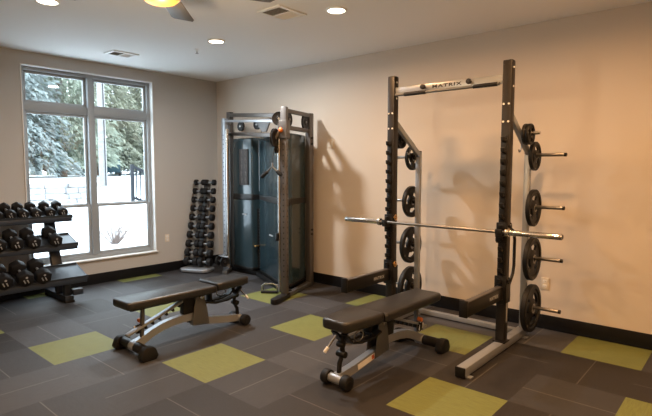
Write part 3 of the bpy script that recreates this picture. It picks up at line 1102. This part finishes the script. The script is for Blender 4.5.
# weight stack between the shrouds
stk = G()
for k in range(20):
    stk.b2(-1.965, -1.905, 2.78, 2.92, .12 + k * .045, .12 + k * .045 + .041, .003)
stk = stk.build('weight_stack', 'ink', ft)
G().cyl((-1.93, 2.775, .46), (-1.93, 2.70, .46), .014, 14, bev=.003).build('selector_pin', 'brass', stk)
G().cyl((-1.935, 2.85, .1), (-1.935, 2.85, 2.15), .012, 12).build('guide_rod', 'chrome', ft)
sr = shroud([(-1.90, 2.84), (-1.86, 2.73), (-1.00, 2.32), (-.85, 2.31), (-.815, 2.35), (-.99, 2.80), (-1.05, 2.87)], .09, 2.07, (1.13, 1.25))
# pale edge of the right shroud
G().bar((-1.893, 2.775, 1.28), (-1.893, 2.775, 2.03), .03, .012, .004, ref=(0, 1, 0)).build('shroud_edge_strip', 'silver', ft)
for sx_, sy_, zz in ((-2.14, 2.678, .93),):
    G().box((sx_, sy_, zz), (.09, .004, .018), None, .001).build('maker_badge', 'paleink', sl)
vx = Vector((.86, -.41, 0)).normalized()
G().box((-1.33, 2.470, .70), (.16, .004, .02), Matrix.Rotation(math.atan2(-.41, .86), 3, 'Z'), .001).build('maker_badge', 'paleink', sr)


# pulleys
def pulley(c, r_, ax, name='pulley'):
    o = G().lathe([(.012, -.014), (r_ * .3, -.014), (r_ * .4, -.006), (r_ * .8, -.006), (r_, -.013), (r_ * .93, 0), (r_, .013), (r_ * .8, .006), (r_ * .4, .006), (r_ * .3, .014), (.012, .014), (.012, -.014)], c=c, axis=ax, seg=36).build(name, 'black', ft)
    G().cyl(Vector(c) - Vector(ax).normalized() * .022, Vector(c) + Vector(ax).normalized() * .022, .014, 14).build('axle', 'steel', o)
    return o


e = (RC - RB).normalized()
side = Vector((-e.y, e.x, 0))
pulley(RC - e * .62 + side * .0 + Vector((.0, 0, 2.23)), .10, side)
pulley(RC - e * .12 + Vector((0, 0, 2.22)), .085, side)
pulley(RC + Vector((-.06, -.03, 2.22)), .085, (.6, -.8, 0))
pulley(LC + Vector((.30, .07, 2.24)), .07, (0, 1, 0))
pulley(LC + Vector((.72, .02, 2.24)), .07, (0, 1, 0))
# carriage at the top of the right column
cr = G()
cr._add(G().b2(-.055, .055, -.05, .05, 1.98, 2.20, .008).bm, Matrix.Translation(RC) @ Matrix.Rotation(yr, 4, 'Z'))
cr = cr.build('carriage', 'taupe', ft)
pa = RC + Vector((-.055, -.105, 1.985))
o = pulley(pa, .115, (.75, .3, 0))
pulley(pa + Vector((.0, .03, -.14)), .045, (.75, .3, 0))
G().bar(RC + Vector((-.03, -.03, 2.1)), pa, .05, .03, .004).build('swivel_arm', 'taupe', cr)
G().sphere(RC + Vector((-.0, -.062, 2.08)), .030, (1, .8, 1)).build('release_knob', 'orange', cr)
# carriage at the bottom of the left column
cl_ = G().b2(LC.x - .055, LC.x + .055, LC.y - .06, LC.y + .045, .12, .30, .008).build('carriage', 'grey', ft)
pulley(LC + Vector((-.07, -.10, .20)), .075, (1, .3, 0))
pulley(LC + Vector((.09, -.10, .20)), .075, (1, -.3, 0))
G().bar(LC + Vector((-.1, -.06, .27)), LC + Vector((.12, -.06, .27)), .03, .02, .004).build('swivel_arm', 'silver', cl_)
# cables
G().tube([pa + Vector((0, 0, -.10)), pa + Vector((-.005, -.03, -.22)), pa + Vector((-.005, -.04, -.30))], .005, 8).build('cable', 'ink', ft)
G().tube([(-1.93, 2.85, 2.15), (-1.93, 2.80, 2.30)], .004, 8).build('cable', 'ink', ft)
# adjustment grips on the right column, and side bolts
G().b2(RC.x - .10, RC.x - .05, RC.y - .075, RC.y - .03, .72, .82, .01).build('stopper', 'black', ft)
g = G()
for z in (.72, .78, 1.95, 2.03):
    g.cyl((RB.x + .038, RB.y, z), (RB.x + .06, RB.y, z), .014, 12)
g.build('side_bolt', 'black', ft)

# hanging cable attachment
hp = pa + Vector((-.005, -.04, -.30))
t = thing('pulldown_bar', 'black V-shaped pull handle hanging from the cable machine\'s right column', 'pull bar', tuple(hp))
G().tube([(0, 0, 0), (0, 0, -.045)], .010, 10).build('swivel', 'steel', t)
G().tube([(-.105, -.055, -.16), (-.05, -.025, -.10), (0, 0, -.045), (.045, .02, -.09), (.09, .045, -.14)], .012, 12).build('bar', 'steel', t)
for s, p0, p1 in ((0, (-.06, -.03, -.11), (-.125, -.065, -.175)), (1, (.055, .025, -.10), (.105, .05, -.155))):
    G().cyl(p0, p1, .024, 16, bev=.004).build('grip', 'rubber', t)

# stirrup handle lying on the floor by the right column
t = thing('stirrup_grip_attachment', 'steel stirrup attachment on the floor beside the cable machine\'s right foot', 'handle', (-1.03, 2.16, .0), R(35))
g = G()
g.tube([(-.10, 0, .02), (-.10, 0, .10), (-.06, 0, .13), (.06, 0, .13), (.10, 0, .10), (.10, 0, .02)], .009, 10)
g.build('frame', 'chrome', t)
G().cyl((-.11, 0, .02), (.11, 0, .02), .019, 16, bev=.003).build('grip', 'rubber', t)
g = G()
g.tube([(-.10, .10, .02), (-.10, .10, .09), (0, .10, .11), (.10, .10, .09), (.10, .10, .02)], .009, 10)
g.bar((-.10, 0, .012), (-.10, .1, .012), .02, .01).bar((.10, 0, .012), (.10, .1, .012), .02, .01)
g.build('bracket', 'steel', t)


# ------------------------------------------------------------------ dumbbells
def head(g, c, r_, w, ax, n=8):
    """rounded octagonal head"""
    q = Vector(ax).to_track_quat('Z', 'Y').to_matrix().to_4x4()
    poly = [(r_ * math.cos(2 * math.pi * (k + .5) / n), r_ * math.sin(2 * math.pi * (k + .5) / n)) for k in range(n)]
    g.prism(poly, w, Matrix.Translation(c) @ q @ Matrix.Translation((0, 0, -w / 2)), min(w, r_) * .16, 2)
    return g


def make_dumbbell(r_, w, grip, label, group, n=6, handle='silver', marks=True):
    """axis along local X"""
    t = thing('dumbbell', label, 'dumbbell', (0, 0, 0), 0, group)
    h = G()
    h.lathe([(0, -grip / 2), (.0125, -grip / 2), (.0155, -grip * .25), (.0165, 0), (.0155, grip * .25), (.0125, grip / 2), (0, grip / 2)], axis=(1, 0, 0), seg=16)
    h.build('handle', handle, t)
    for s in (-1, 1):
        hd = head(G(), (s * (grip / 2 + w / 2), 0, 0), r_, w, (1, 0, 0), n).build('weight_head', 'rubber', t)
        if marks:
            g = G()
            xx = s * (grip / 2 + w)
            for q in (-1, 1):
                g.box((xx, q * r_ * .2, -r_ * .15), (.002, r_ * .13, r_ * .55), Matrix.Rotation(R(25), 3, 'X'), .0005)
            g.build('end_marking', 'paleink', hd)
            G().cyl((xx - .001, 0, r_ * .42), (xx + .001, 0, r_ * .42), r_ * .14, 14).build('weight_badge', 'paleink', hd)
    return t


# three-tier rack along the window wall
dr = thing('dumbbell_rack', 'slate three-tier dumbbell rack along the window wall', 'dumbbell rack', (-2.85, .30, 0))
DO = Vector((-2.85, .30, 0))
Y0, Y1 = .47, -1.95
TIERS = [(-3.13, 1.105, -2.83, 1.000), (-2.985, .768, -2.69, .665), (-2.785, .405, -2.455, .285)]
for (xb, zb, xf, zf) in TIERS:
    dv = Vector((xf - xb, 0, zf - zb))
    n_ = Vector((-dv.z, 0, dv.x)).normalized()
    if n_.z < 0:
        n_ = -n_
    b_, f_ = Vector((xb, 0, zb)), Vector((xf, 0, zf))
    sec = [b_ + n_ * .03, b_, f_, f_ + n_ * .035, f_ + n_ * .035 - dv.normalized() * .012, f_ + n_ * .010 - dv.normalized() * .012, b_ + n_ * .010 + dv.normalized() * .012, b_ + n_ * .03 + dv.normalized() * .012]
    sec = [(p.x - DO.x, p.z) for p in sec]
    g = G().prism(sec, Y0 - Y1, Matrix(((1, 0, 0, 0), (0, 0, 1, Y1 - DO.y), (0, 1, 0, 0), (0, 0, 0, 1))))
    tr = g.build('tray', 'tray', dr)
    G().b2(xf - DO.x - .03, xf - DO.x + .004, Y1 - DO.y, Y0 - DO.y - .005, zf - .05, zf + .012, .006).build('tray_lip', 'darksteel', tr)
    for yy in (Y0, Y1):
        s_ = 1 if yy == Y0 else -1
        e_ = [b_ + n_ * .012, b_ - n_ * .012, f_ - n_ * .012, f_ + n_ * .012]
        g = G().prism([(p.x - DO.x, p.z) for p in e_], .012, Matrix(((1, 0, 0, 0), (0, 0, 1, yy - DO.y - .006), (0, 1, 0, 0), (0, 0, 0, 1))))
        g.build('tray_end', 'darksteel', tr)
for yy in (.27, -1.75):
    y_ = yy - DO.y
    po_ = G().bar((-2.74 - DO.x, y_, .07), (-3.10 - DO.x, y_, 1.09), .12, .055, .006, ref=(1, 0, .35)).build('rack_upright', 'darksteel', dr)
    G().b2(-3.14 - DO.x, -2.50 - DO.x, y_ - .05, y_ + .05, .015, .085, .008).build('rack_foot', 'darksteel', dr)
    g = G()
    for xx in (-3.10, -2.53):
        g.b2(xx - DO.x - .04, xx - DO.x + .04, y_ - .055, y_ + .055, 0.001, .03, .004)
    g.build('foot_pad', 'rubber', dr)
    for (xb, zb, xf, zf) in TIERS:
        G().bar((xb - DO.x + .02, y_, zb - .05), (xf - DO.x - .04, y_, zf - .03), .05, .04, .004).build('tray_arm', 'darksteel', dr)
    G().b2(-2.60 - DO.x, -2.54 - DO.x, y_ - .04, y_ + .04, .08, .30, .006).build('front_leg', 'darksteel', dr)
    G().b2(-2.52 - DO.x, -2.44 - DO.x, y_ + .02, y_ + .14, .095, .165, .008).build('rack_bumper', 'darksteel', dr)

ORD = ['first', 'second', 'third', 'fourth', 'fifth', 'sixth', 'seventh']
TN = ['top', 'middle', 'lowest']
SPEC = [(0, [.36, .215, .06, -.08, -.215, -.35], .062, .080, .125), (1, [.205, -.035, -.215, -.39], .080, .10, .125), (2, [-.03, -.215, -.42], .090, .115, .13)]
for ti, yl, r_, w, grip in SPEC:
    xb, zb, xf, zf = TIERS[ti]
    dv = Vector((xf - xb, 0, zf - zb)).normalized()
    n_ = Vector((-dv.z, 0, dv.x))
    mid = Vector(((xb + xf) / 2, 0, (zb + zf) / 2)) + dv * .01 + n_ * (.012 + r_ * math.cos(math.pi / 6))
    tilt = math.atan2(-dv.z, dv.x)
    for k, yy in enumerate(yl):
        rk = r_
        o = make_dumbbell(rk, w, grip, f'black hex dumbbell, {ORD[k]} from the window end of the rack\'s {TN[ti]} tier', 'hex dumbbells on the three-tier rack')
        o.location = (mid.x, yy, mid.z)
        o.rotation_euler = (R(0), tilt, R(0))

# small dumbbell tower
TWR = R(25)
tw = thing('dumbbell_tower', 'leaning upright dumbbell stand with silver base in the window corner', 'dumbbell stand', (-2.885, 2.345, 0), TWR)
G().prism([(-.26, -.09), (-.20, -.15), (.17, -.15), (.23, -.09), (.23, .12), (.19, .16), (-.20, .16), (-.25, .11)], .055, Matrix.Translation((0, 0, .012)), .018, 3).build('base_plate', 'silver', tw)
G().prism([(-.23, -.08), (-.18, -.13), (.15, -.13), (.20, -.08), (.20, .13), (-.21, .12)], .012, Matrix.Translation((0, 0, .001))).build('foot_pad', 'rubber', tw)
g = G()
g.bar((0, .10, .06), (0, .36, 1.42), .10, .05, .008, ref=(0, 1, 0))
g.build('spine', 'grey', tw)
NR = 10
for k in range(NR):
    u = k / (NR - 1)
    z = .155 + u * 1.235
    yb = .04 + .26 * u
    half = .122 - .030 * u
    g = G()
    for s in (-1, 1):
        cxx = s * half
        for q in (-1, 1):
            g.tube([(cxx + q * .022, yb + .075, z - .010), (cxx + q * .022, yb, z - .022), (cxx + q * .022, yb - .045, z - .018), (cxx + q * .022, yb - .052, z + .004)], .006, 8)
    g.bar((-half - .03, yb + .075, z - .01), (half + .03, yb + .075, z - .01), .02, .03, .003)
    g.build('cradle', 'grey', tw)
for k in range(NR):
    u = k / (NR - 1)
    z = .155 + u * 1.235
    yb = .04 + .26 * u
    half = .122 - .030 * u
    rk = .066 - .016 * u
    wk = .070 - .018 * u
    for s in (-1, 1):
        row = NR - k
        name = ['top', 'second', 'third', 'fourth', 'fifth', 'sixth', 'seventh', 'eighth', 'ninth', 'bottom'][row - 1]
        o = make_dumbbell(rk, wk, .085 - .005 * u, f'small black dumbbell in the {"left" if s < 0 else "right"} column of the leaning stand, {name} row', 'small dumbbells on the leaning stand', 8, 'silver', False)
        q_ = Matrix.Rotation(TWR, 3, 'Z') @ Vector((s * half, yb - .022, z + .002))
        o.location = (-2.885 + q_.x, 2.345 + q_.y, q_.z)
        o.rotation_euler = (0, 0, TWR)
